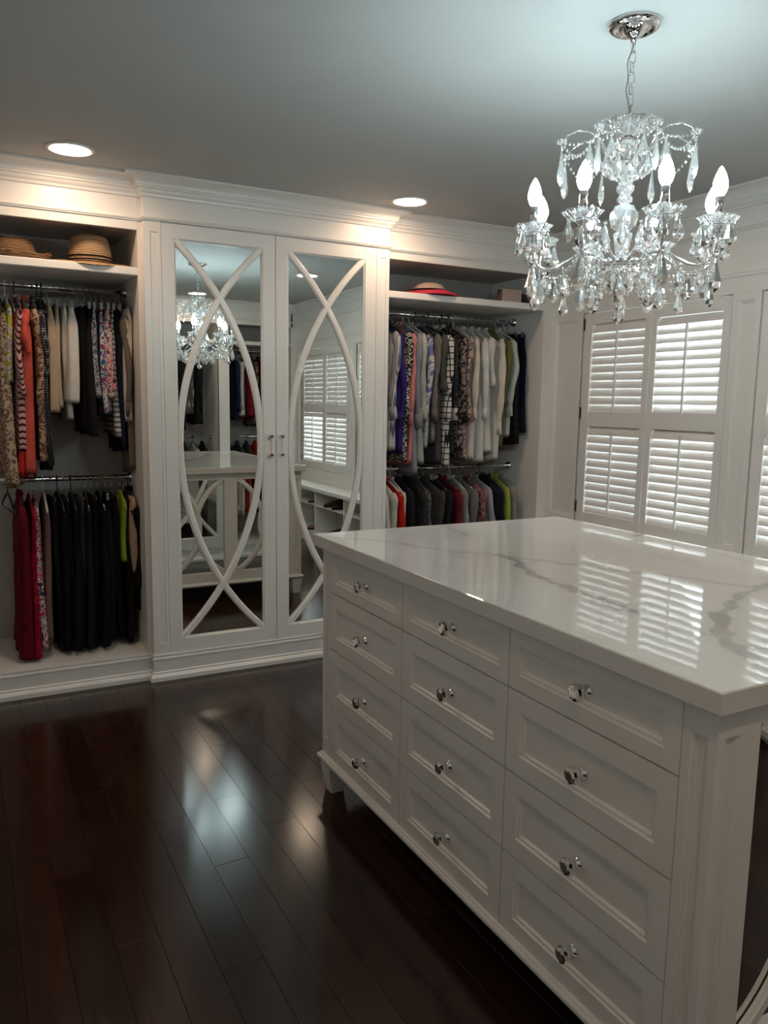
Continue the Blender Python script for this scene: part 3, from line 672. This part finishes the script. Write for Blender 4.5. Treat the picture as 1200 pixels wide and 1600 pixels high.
def garment(x, ry, rz_, hem, kind, fabm, short, place, cat, group, hcol='silver', th=.036, wid=1.0, sleeve=None, seed=0, swing=0, trim=None, dirn=-1, name=None, flare=0.0, tilt=0):
    rg = random.Random(seed*97+13); ph = rg.uniform(0, 6); ph2 = rg.uniform(0, 6)
    key = (hcol, kind if kind in ('skirt', 'trousers') else 'shirt')
    if key not in HM: HM[key] = hanger_mesh(*key).mesh('hanger', [HANGM[hcol], woodh])
    yaw_ = rg.uniform(-.06, .06)+swing
    hg = link('hanger', HM[key], None, (x, ry, rz_), yaw_)
    tag(hg, '%s hanger holding the %s' % (hcol, short), 'hanger', 'hangers')
    t = thing(name or kind, '%s %s' % (short, place), cat, (x, ry, rz_), group, yaw_)
    Hh = rz_-hem
    if kind == 'skirt': z0 = -.085; tab = [(0, .135*wid), (.06, .140*wid), (.3, .165*wid), (1, (.185+flare)*wid)]
    elif kind == 'trousers': z0 = -.090; tab = [(0, .13*wid), (.1, .14*wid), (1, .135*wid)]
    elif kind == 'dress': z0 = -.070; tab = [(0, .045), (.03, .07), (.055, .125*wid), (.085, .185*wid), (.12, .195*wid), (.35, .165*wid), (.7, .20*wid), (1, (.215+flare)*wid)]
    else: z0 = -.066; tab = [(0, .042), (.03, .06), (.06, .11*wid), (.115, .180*wid), (.17, .200*wid), (.6, .190*wid), (1, (.200+flare)*wid)]
    rows, seg = 26, 28; m = MB(); vs = []
    for i in range(rows+1):
        u = i/rows; z = z0-(Hh+z0)*u
        w_ = lerp_tab(u, tab)
        T = th*(.32+.68*min(1, u*5)) * (1+.15*u)
        if kind == 'trousers': T = th*(.5+.5*min(1, u*8))
        for k in range(seg):
            a = 2*pi*k/seg; sy, cx_ = sin(a), cos(a)
            yy = w_*(abs(sy)**.75)*(1 if sy > 0 else -1); xx = T*.5*(abs(cx_)**.55)*(1 if cx_ > 0 else -1)
            if abs(sy) > .5: yy *= 1-.085*math.exp(-(cx_/.30)**2)*min(1, u*5)
            amp = (.009+.006*cos(ph))*min(1, u*1.8)*(1 if kind != 'trousers' else .5)
            xx += amp*sin(yy*52+ph+u*1.5)*(.6+.4*cos(ph2+u*4)) + .004*sin(yy*120+ph2)*u
            xx += .014*sin(u*2.2+ph)*u; yy += .012*sin(u*3.1+ph2)*u*(1 if kind != 'trousers' else .4)
            zz = z + .010*u*sin(yy*14+ph2)+(.018*u*(yy/.2)**2 if kind in ('shirt', 'blouse', 'jacket') else 0)
            vs.append((xx, yy, zz))
    fs = [(i*seg+k, i*seg+(k+1) % seg, (i+1)*seg+(k+1) % seg, (i+1)*seg+k) for i in range(rows) for k in range(seg)]
    fs.append(tuple(range(seg))[::-1])
    # inside of the hem, turned up a little
    b0 = rows*seg; n0 = len(vs)
    for k in range(seg): v = vs[b0+k]; vs.append((v[0]*.75, v[1]*.94, v[2]+.03))
    fs += [(b0+k, b0+(k+1) % seg, n0+(k+1) % seg, n0+k) for k in range(seg)] + [tuple(n0+k for k in range(seg))]
    m.add(vs, fs, 0, True); m.build('body', fabm, t)
    if kind in ('skirt', 'trousers'):
        b = MB(); vs = []
        for z in (z0+.002, z0-.030):
            for k in range(20): a = 2*pi*k/20; vs.append(((th*.32 if kind == 'skirt' else th*.42)*cos(a), tab[0][1]*1.02*sin(a), z))
        b.add(vs, [(k, (k+1) % 20, 20+(k+1) % 20, 20+k) for k in range(20)], 0, True)
        if kind == 'skirt': b.build('waistband', trim or fabm, t)
    elif sleeve:
        for s in (-1, 1):
            ln = sleeve*rg.uniform(.95, 1.05); n = 14; sm = MB(); pts = []; rr = []
            ys = s*.178*wid; zs = z0-.058
            for j in range(n+1):
                u = j/n; out = .014*sin(min(1, u*2.2)*pi/2)
                pts.append((.009*sin(u*5+ph+s)+dirn*.004, ys+s*(out+.012*sin(u*7+ph2)), zs-ln*u)); rr.append((.040-.013*u+.006*cos(ph2)*u)*(1+.12*sin(u*17+ph)) if u > .04 else .018)
            sm.tube(pts, rr, 12, flat=.52)
            so = sm.build('sleeve', fabm, t)
            if ln > .3:
                p = pts[-1]; MB().tube([(pts[-3][0], pts[-3][1], pts[-3][2]), tuple(p)], [rr[-3]*1.03, rr[-1]*1.03], 12, flat=.54).build('cuff', trim or fabm, so)
        cl = MB(); cp = [(.010*cos(a_), .042*sin(a_), -.062-.012*cos(a_*2)) for a_ in [2*pi*k/14 for k in range(14)]]
        cl.tube(cp, .0065, 6, closed=True, flat=1.6); cl.build('collar', trim or fabm, t)
    return t
def plain(*c): return fab('plain', c)
XLm = lambda px: -.615+px*.00284
ZLm = lambda py: 1.859-(py-460)*.00308
_t = [(600,1.368),(620,1.452),(640,1.537),(660,1.624),(680,1.713),(700,1.803),(720,1.894),(740,1.988),(760,2.083),(780,2.18),(800,2.278),(820,2.379),(840,2.481)]
def XRm(px):
    for (a, va), (b, vb) in zip(_t[:-1], _t[1:]):
        if px <= b: return va+(vb-va)*(px-a)/(b-a)
    return _t[-1][1]
ZRm = lambda py: 1.946-(py-480)*.00384
BK = plain(.008, .008, .009); BK2 = plain(.014, .013, .015); CH = plain(.045, .045, .05); NV = plain(.012, .014, .035)
PU = 'on the upper left rail'; PD = 'on the lower left rail'; RU = 'on the upper right rail'; RD = 'on the lower right rail'
# (px of the front edge, hem py, kind, fabric, description, sleeve, hanger, thickness, width)
left_up = [
 (6, 748, 'dress', fab('floral', (.42,.34,.25), (.13,.07,.04), 1.3), 'long beige dress with brown floral print', .0, 'black', .055, 1.0),
 (15, 600, 'blouse', fab('multi', (.40,.42,.05), (.35,.33,.30), .6), 'sleeveless lime and grey top', 0, 'white', .030, .95),
 (22, 735, 'dress', plain(.52,.03,.02), 'bright red dress', 0, 'grey', .034, .9),
 (29, 700, 'shirt', fab('dstripe', (.55,.33,.33), (.06,.015,.02), 1.3), 'pink blouse with dark slanting stripes', .38, 'black', .045, 1.0),
 (43, 738, 'shirt', plain(.62,.10,.07), 'long coral tunic', .20, 'grey', .050, 1.05),
 (56, 715, 'blouse', fab('floral', (.40,.26,.17), (.10,.04,.03), 1.0), 'tan and brown floral blouse', .42, 'grey', .036, 1.0),
 (64, 722, 'shirt', fab('gingham', (.40,.42,.45), (.02,.02,.025), 3.0), 'black and white gingham shirt', .30, 'black', .030, .95),
 (71, 728, 'dress', plain(.012,.02,.018), 'dark green dress', 0, 'black', .030, .9),
 (80, 640, 'skirt', plain(.50,.37,.25), 'tan cotton skirt', 0, 'silver', .052, 1.0),
 (91, 632, 'skirt', plain(.50,.41,.32), 'narrow beige skirt', 0, 'silver', .030, .95),
 (100, 648, 'trousers', plain(.60,.56,.50), 'cream folded trousers', 0, 'silver', .036, 1.0),
 (112, 625, 'skirt', plain(.66,.63,.58), 'flared white skirt', 0, 'silver', .060, 1.02),
 (127, 668, 'trousers', BK, 'wide black trousers between the white and paisley skirts', 0, 'silver', .045, 1.1),
 (139, 672, 'skirt', BK2, 'black skirt left of the paisley skirt', 0, 'silver', .036, 1.0),
 (150, 615, 'skirt', fab('floral', (.42,.42,.43), (.05,.05,.07), 2.0), 'grey paisley pencil skirt', 0, 'silver', .034, 1.0),
 (158, 642, 'skirt', fab('multi', (.01,.10,.25), (.20,.04,.12), 1.0), 'blue and teal printed skirt', 0, 'silver', .030, .95),
 (168, 612, 'skirt', fab('multi', (.62,.14,.17), (.10,.02,.03), 1.7), 'pink floral printed shorts', 0, 'silver', .045, 1.0),
 (176, 673, 'skirt', fab('hstripe', (.50,.48,.42), (.12,.11,.10), .9), 'cream skirt with thin dark bands at its hem', 0, 'silver', .028, .9),
 (182, 695, 'trousers', BK, 'long black trousers beside the cream jeans', 0, 'silver', .040, 1.05),
 (189, 700, 'skirt', NV, 'dark navy skirt', 0, 'silver', .026, .95),
 (198, 652, 'trousers', plain(.62,.56,.49), 'cream folded jeans', 0, 'silver', .052, 1.32),
]
left_dn = [
 (22, 1022, 'dress', plain(.13,.006,.012), 'dark red robe', .55, 'silver', .070, 1.1),
 (37, 1040, 'dress', fab('floral', (.38,.01,.03), (.16,.0,.02), 2.4), 'long crimson patterned dress', 0, 'silver', .030, 1.15),
 (46, 1004, 'dress', fab('multi', (.03,.02,.08), (.50,.03,.09), 1.2), 'navy and pink flower dress', 0, 'silver', .038, .95),
 (60, 994, 'dress', fab('hstripe', (.30,.16,.15), (.025,.02,.025), 2.6), 'long dress with thin pink and black stripes', 0, 'white', .036, .95),
 (72, 1012, 'trousers', BK2, 'black trousers beside the striped dress', 0, 'silver', .034, 1.0),
 (83, 1028, 'dress', BK, 'long black dress with a red strap', 0, 'black', .036, 1.0),
 (94, 1030, 'trousers', NV, 'dark navy trousers', 0, 'silver', .034, 1.05),
 (105, 1030, 'dress', BK, 'long black evening dress', .0, 'black', .040, 1.05),
 (117, 1028, 'trousers', CH, 'charcoal grey trousers', 0, 'silver', .036, 1.0),
 (128, 1020, 'dress', BK2, 'black dress next to the charcoal trousers', .0, 'silver', .036, 1.0),
 (139, 1022, 'trousers', BK, 'straight black trousers', 0, 'silver', .036, 1.0),
 (150, 1030, 'dress', BK, 'longest black dress at the middle of the rail', 0, 'silver', .038, 1.0),
 (162, 1006, 'skirt', BK2, 'long black skirt', 0, 'silver', .036, .95),
 (174, 1004, 'trousers', BK, 'black trousers left of the lime top', 0, 'silver', .036, 1.0),
 (188, 880, 'blouse', plain(.30,.42,.04), 'lime green top', 0, 'silver', .026, .80),
 (196, 1022, 'trousers', BK2, 'black flared trousers', 0, 'silver', .040, 1.1),
 (203, 962, 'jacket', BK, 'black jacket right of the lime top', .45, 'black', .040, .85),
]
gi = 0
for lst, rz_, pl, grp in ((left_up, 1.905, PU, 'clothes on the upper left rail'), (left_dn, .985, PD, 'clothes on the lower left rail')):
    for px, hem, kind, fm, short, sl, hc, th, wd_ in lst:
        gi += 1
        nm = {'shirt': 'shirt', 'blouse': 'blouse'}.get(kind, kind)
        garment(XLm(px)+.003, .36, rz_, max(ZLm(hem), .155), kind, fm, short, pl, nm, grp, hc, th, wd_, sl if sl else None, gi, name=nm)
garment(-.042, .36, 1.905, ZLm(735), 'jacket', plain(.17,.15,.12), 'olive grey coat against the side panel', PU, 'jacket', 'clothes on the upper left rail', 'black', .030, .80, .5, 77, name='jacket')
garment(-.046, .36, .985, ZLm(898), 'trousers', plain(.52,.36,.25), 'tan folded trousers against the side panel', PD, 'trousers', 'clothes on the lower left rail', 'silver', .034, 1.45, None, 78, name='trousers')

right_up = [
 (612, 700, 'shirt', fab('stripe', (.46,.45,.46), (.13,.13,.17), 1.6), 'grey and white striped shirt with rolled sleeves', .50, 'silver', .055, 1.06),
 (624, 708, 'shirt', plain(.035,.025,.16), 'royal blue blouse', .50, 'black', .034, 1.0),
 (634, 717, 'shirt', fab('leopard', (.55,.52,.47), (.012,.012,.015), 1.3), 'black and cream spotted blouse', .45, 'silver', .036, 1.0),
 (642, 724, 'shirt', plain(.60,.22,.22), 'salmon pink shirt', .50, 'silver', .030, .98),
 (651, 738, 'shirt', plain(.24,.25,.30), 'blue grey shirt with a square hem', .54, 'white', .036, 1.0),
 (660, 722, 'shirt', fab('dstripe', (.45,.47,.44), (.28,.32,.26), 2.6), 'pale green pinstriped shirt', .50, 'white', .038, 1.02),
 (668, 702, 'blouse', fab('multi', (.14,.17,.38), (.40,.42,.40), .5), 'white blouse with blue patches', .48, 'black', .030, .98),
 (678, 690, 'shirt', fab('stripe', (.19,.18,.16), (.11,.10,.10), 2.8), 'brown grey striped shirt', .48, 'silver', .036, 1.0),
 (688, 722, 'shirt', plain(.085,.083,.080), 'dark grey cardigan', .34, 'black', .036, 1.0),
 (698, 728, 'shirt', fab('check', (.56,.55,.53), (.012,.012,.012), 1.0), 'white shirt with black windowpane checks', .52, 'silver', .044, 1.06),
 (709, 712, 'jacket', fab('sequin', (.02,.02,.02), (.55,.54,.52), 1), 'black and white tweed jacket with pale piping', .48, 'black', .036, 1.0),
 (720, 702, 'blouse', fab('floral', (.02,.014,.014), (.26,.20,.20), .8), 'black blouse with grey flowers', .50, 'black', .050, 1.06),
 (730, 716, 'blouse', fab('floral', (.48,.38,.33), (.12,.07,.06), 1.3), 'cream blouse with brown flowers', .50, 'white', .034, 1.0),
 (741, 722, 'shirt', plain(.68,.60,.53), 'cream blouse', .52, 'silver', .046, 1.0),
 (753, 726, 'shirt', plain(.66,.65,.63), 'pure white shirt', .50, 'silver', .046, 1.0),
 (765, 706, 'blouse', plain(.63,.63,.60), 'white blouse with flared short sleeves', .30, 'silver', .050, 1.0),
 (776, 724, 'shirt', plain(.66,.62,.55), 'ivory shirt with the longest sleeves', .56, 'silver', .050, 1.06),
 (788, 700, 'shirt', plain(.15,.14,.045), 'olive green blouse', .40, 'silver', .036, .95),
 (797, 682, 'shirt', plain(.56,.56,.52), 'pale grey white blouse right of the olive one', .45, 'white', .038, .92),
 (810, 692, 'skirt', fab('sequin', (.010,.009,.009), (.40,.36,.34), 1), 'black sequinned skirt clipped to a white hanger', 0, 'white', .036, 1.1),
]
right_dn = [
 (604, 1000, 'jacket', plain(.56,.54,.50), 'white jacket nearest the wardrobe', .5, 'white', .044, 1.0),
 (615, 1000, 'jacket', plain(.60,.58,.54), 'second white jacket from the wardrobe', .5, 'white', .046, 1.0),
 (627, 1000, 'jacket', plain(.50,.02,.012), 'bright red jacket', .5, 'white', .030, 1.0),
 (634, 1000, 'jacket', plain(.58,.55,.52), 'white jacket right of the red one', .5, 'white', .030, 1.0),
 (647, 1000, 'jacket', plain(.018,.019,.022), 'black blazer', .5, 'black', .046, 1.05),
 (662, 1000, 'jacket', plain(.030,.031,.034), 'charcoal blazer', .5, 'black', .046, 1.05),
 (675, 1000, 'jacket', fab('floral', (.16,.16,.15), (.03,.03,.03), 2.5), 'speckled grey jacket', .5, 'silver', .036, .95),
 (688, 1000, 'jacket', plain(.06,.057,.053), 'dark grey wide collared coat', .5, 'silver', .054, 1.05),
 (704, 1000, 'jacket', plain(.016,.020,.026), 'black knit jacket with pale edging', .5, 'silver', .044, 1.0),
 (718, 1000, 'jacket', fab('floral', (.20,.02,.025), (.07,.01,.015), 2.0), 'dark red sweater', .5, 'silver', .036, 1.0),
 (731, 1000, 'jacket', plain(.27,.28,.28), 'grey jacket with white piping', .5, 'white', .040, 1.0),
 (743, 1000, 'jacket', fab('hstripe', (.24,.25,.24), (.08,.08,.08), 3.5), 'grey sweater with ribbed stripes', .5, 'silver', .036, 1.0),
 (756, 1000, 'jacket', fab('floral', (.28,.20,.20), (.20,.02,.03), 1.2), 'mauve and red printed cardigan', .5, 'silver', .044, 1.05),
 (769, 1000, 'jacket', plain(.33,.32,.35), 'lilac grey sweater', .5, 'silver', .034, 1.0),
 (779, 1000, 'jacket', plain(.014,.013,.017), 'black blazer near the lime sweater', .5, 'black', .036, 1.0),
 (789, 1000, 'jacket', plain(.014,.024,.048), 'navy blazer', .5, 'silver', .036, .98),
 (800, 1000, 'jacket', plain(.33,.38,.05), 'lime green sweater', .5, 'silver', .036, .92),
 (810, 1000, 'jacket', plain(.30,.30,.28), 'light grey sweater at the end of the rail', .5, 'silver', .034, .90),
]
for lst, rz_, pl, grp in ((right_up, 1.905, RU, 'clothes on the upper right rail'), (right_dn, .985, RD, 'clothes on the lower right rail')):
    for px, hem, kind, fm, short, sl, hc, th, wd_ in lst:
        gi += 1; hz = ZRm(hem) if rz_ > 1.5 else .40
        tr_ = plain(.5, .5, .48) if 'piping' in short or 'edging' in short else None
        garment(XRm(px)-.005, .36, rz_, hz, kind, fm, short, pl, kind, grp, hc, th, wd_, sl if sl else None, gi, name=kind, trim=tr_)
garment(2.365, .36, 1.905, ZRm(670), 'skirt', plain(.012, .010, .03), 'navy blue skirt beside the right panel', RU, 'skirt', 'clothes on the upper right rail', 'white', .030, 1.1, None, 99, name='skirt')

# clothes in the rear closets, seen through the mirror
rear = [
 (.78, 1.905, 1.05, 'jacket', BK, 'black wool coat'), (.90, 1.905, 1.0, 'jacket', CH, 'charcoal wool coat'), (1.02, 1.905, 1.15, 'dress', BK2, 'plain black party dress'),
 (1.12, 1.905, 1.0, 'jacket', BK, 'black leather jacket'), (1.22, 1.905, 1.05, 'jacket', plain(.012,.012,.02), 'midnight jacket'), (1.33, 1.905, 1.22, 'jacket', fab('check', (.02,.02,.02), (.40,.38,.36), 2.4), 'black and white plaid jacket'), (1.43, 1.905, 1.12, 'jacket', BK2, 'black cape'),
 (.80, .985, .3, 'jacket', BK, 'black lower jacket'), (.95, .985, .3, 'jacket', CH, 'charcoal lower jacket'), (1.08, .985, .3, 'jacket', plain(.30,.30,.32), 'silver grey lower jacket'), (1.19, .985, .3, 'jacket', plain(.10,.008,.012), 'burgundy lower jacket'), (1.29, .985, .3, 'jacket', BK2, 'black quilted lower jacket'), (1.39, .985, .3, 'jacket', plain(.35,.34,.32), 'pale lower jacket'), (1.49, .985, .3, 'jacket', BK, 'last black lower jacket'),
 (1.76, 1.905, 1.18, 'shirt', plain(.010,.012,.022), 'navy shirt'), (1.82, 1.905, 1.16, 'shirt', plain(.015,.02,.045), 'dark blue shirt'), (1.89, 1.905, 1.20, 'shirt', plain(.50,.51,.50), 'white rear shirt'),
 (1.97, 1.905, 1.18, 'shirt', plain(.22,.015,.035), 'burgundy shirt'), (2.04, 1.905, 1.10, 'shirt', fab('gingham', (.40,.36,.33), (.05,.01,.012), 1.4), 'dark red plaid shirt'), (2.12, 1.905, 1.18, 'shirt', fab('gingham', (.28,.03,.03), (.03,.01,.01), 1.2), 'red and black plaid shirt'), (2.20, 1.905, 1.18, 'shirt', plain(.38,.13,.04), 'rust orange shirt'), (2.28, 1.905, 1.15, 'shirt', BK2, 'black shirt'),
 (1.78, .985, .3, 'jacket', plain(.03,.035,.04), 'dark slate sweater'), (1.88, .985, .3, 'jacket', plain(.05,.055,.055), 'grey green sweater'), (1.98, .985, .3, 'jacket', CH, 'charcoal sweater'), (2.08, .985, .3, 'jacket', plain(.45,.02,.015), 'red rear sweater'), (2.18, .985, .3, 'jacket', BK, 'black rear sweater'), (2.28, .985, .3, 'jacket', plain(.04,.045,.05), 'slate blue sweater'),
]
for x, rz_, hem, kind, fm, short in rear:
    gi += 1
    side = 'left' if x < 1.6 else 'right'
    garment(x, YF-.32, rz_, hem, kind, fm, short, 'in the %s closet seen through the mirror' % side, kind, 'clothes seen in the mirror', 'black' if gi % 2 else 'silver', .085 if x < 1.6 else .06, 1.05, .5 if kind != 'dress' else None, gi, name=kind)

# empty hangers on the lower left rail
for x, hc, lab in ((-.60, 'black', 'empty thin black hanger at the far left of the lower rail'), ):
    key = (hc, 'shirt')
    tag(link('hanger', HM[key], None, (x, .36, .985), .1), lab, 'hanger', 'hangers')

# ---------------- things on the closet shelves ----------------
def straw(name, c1, c2):
    m = mat(name, c1, .75); c = coords(m, (1, 1, 1)); w_ = N(m, 'ShaderNodeTexWave', bands_direction='Z'); w_.inputs['Scale'].default_value = 34; w_.inputs['Distortion'].default_value = 5.0; w_.inputs['Detail'].default_value = 3
    L(m, c, w_.inputs[0]); ramp(m, w_.outputs[0], [(.05, c2), (.55, c1)]); bump(m, w_.outputs[0], .9, .004); return m
st1 = straw('straw_gold', (.50, .33, .19), (.34, .21, .11)); st2 = straw('straw_brown', (.34, .19, .095), (.13, .06, .03)); bandm = plain(.015, .010, .009)
SH = 1.988
h = thing('straw_fedora', 'tall straw hat with two thin dark bands on the left closet shelf', 'hat', (-.205, .21, SH), 'hats on the closet shelves')
CR = [(.099, .020), (.097, .050), (.091, .090), (.085, .122), (.074, .140), (.045, .148), (.0005, .149)]
MB().lathe(CR, 40).build('crown', st1, h)
b = MB(); n = 48; vs = []
for r, dz in ((.097, .018), (.125, .010), (.160, .012), (.178, .006), (.176, .002), (.125, .005), (.097, .012)):
    for k in range(n): a = 2*pi*k/n; vs.append((r*cos(a)*(1.06 if r > .1 else 1), r*sin(a), dz + (.012*(r-.097)/.08*cos(2*a)) if r > .1 else dz))
b.add(vs, [(j*n+k, j*n+(k+1) % n, (j+1)*n+(k+1) % n, (j+1)*n+k) for j in range(6) for k in range(n)], 0, True); b.build('brim', st1, h)
for z in (.030, .046): MB().lathe([(.0995-.0005*(z > .04), z-.0035), (.1015-.001*(z > .04), z), (.0985, z+.0035)], 40).build('hat_band', bandm, h)
h = thing('cowboy_hat', 'brown woven straw cowboy hat with curled brim at the left photo edge', 'hat', (-.535, .20, SH), 'hats on the closet shelves')
m = MB(); prof = [(.088, .012), (.085, .045), (.074, .080), (.058, .096), (.030, .092), (.0005, .080)]; n = 40; vs = []
for r, z in prof:
    for k in range(n): a = 2*pi*k/n; vs.append((r*cos(a)*1.12, r*sin(a)*.85, z + .010*abs(cos(a))*(r < .08)))
m.add(vs, [(j*n+k, j*n+(k+1) % n, (j+1)*n+(k+1) % n, (j+1)*n+k) for j in range(5) for k in range(n)], 0, True); m.build('crown', st2, h)
m = MB(); vs = []
for r, z in ((.085, .014), (.115, .006), (.145, .010), (.158, .022), (.156, .019), (.143, .006), (.112, .003), (.084, .010)):
    for k in range(n): a = 2*pi*k/n; q = max(0, (r-.1)/.06); vs.append((r*cos(a)*1.04, r*sin(a)*.95, z + q*.020*cos(a)**2 + .004*q*sin(9*a)))
m.add(vs, [(j*n+k, j*n+(k+1) % n, (j+1)*n+(k+1) % n, (j+1)*n+k) for j in range(7) for k in range(n)], 0, True); m.build('brim', st2, h)
m = MB(); pts = [(.0875*1.12*cos(2*pi*k/40), .0875*.86*sin(2*pi*k/40), .026+.004*sin(k*1.6)) for k in range(40)]; m.tube(pts, .0035, 6, closed=True); m.build('braided_band', bandm, h)
h = thing('sun_hat', 'cream hat with black band on a bright pink wide brim', 'hat', (1.650, .20, SH), 'hats on the closet shelves')
MB().lathe([(.098, .030), (.095, .052), (.080, .072), (.050, .082), (.0005, .085)], 40).build('crown', plain(.55, .42, .33), h)
m = MB(); vs = []; n = 48
for r, z in ((.10, .034), (.14, .028), (.172, .016), (.180, .006), (.178, .002), (.165, .008), (.13, .018), (.098, .024)):
    for k in range(n): a = 2*pi*k/n; vs.append((r*cos(a), r*sin(a), z+.004*sin(3*a)*(r > .13)*(z > .01)))
m.add(vs, [(j*n+k, j*n+(k+1) % n, (j+1)*n+(k+1) % n, (j+1)*n+k) for j in range(7) for k in range(n)], 0, True); m.build('brim', plain(.62, .05, .09), h)['label'] = 'bright pink brim'
MB().lathe([(.1005, .033), (.1015, .038), (.0985, .044)], 40).build('hat_band', bandm, h)
# beaded clutch: woven rose-gold strips
h = thing('beaded_clutch', 'small rose gold beaded clutch standing on the right closet shelf', 'bag', (2.222, .185, SH))
rg_ = mat('rose_gold_beads', (.85, .68, .60), .3, .25)
MB().cbox(-.076, .076, -.022, .022, 0, .090, .004).build('bag_body', mat('rose_lining', (.22, .14, .12), .5), h)
m = MB()
for k in range(18):
    for j in range(8):
        for s in (-1, 1): m.lathe([(.0003, .0048), (.0036, .003), (.0036, -.003), (.0003, -.0048)], 5, (-.068+k*.008, s*.0235, .010+j*.0105), smooth=False)
o = m.build('bead_cover', rg_, h); o['kind'] = 'stuff'
MB().tube([(-.077, 0, .0925), (.077, 0, .0925)], .004, 8).build('clasp_bar', chrome, h)
h = thing('leather_pouch', 'black pouch slumped beside the beaded clutch on the right closet shelf', 'bag', (2.325, .20, SH))
m = MB(); n = 20; vs = []
for z, rx, ry_ in ((0, .055, .035), (.012, .062, .042), (.035, .058, .036), (.058, .046, .024), (.072, .038, .010)):
    for k in range(n): a = 2*pi*k/n; vs.append((rx*cos(a)*(1+.05*sin(3*a)), ry_*sin(a), z-.006*cos(a)*(z > .05)))
m.add(vs, [tuple(range(n))[::-1], tuple(4*n+k for k in range(n))]+[(j*n+k, j*n+(k+1) % n, (j+1)*n+(k+1) % n, (j+1)*n+k) for j in range(4) for k in range(n)], 0, True); m.build('pouch_body', lk, h)
MB().tube([(-.035+.0058*k, 0, .072+.004*(1 if k % 3 == 0 else 0)) for k in range(13)], .003, 6).build('drawstring', lk, h)
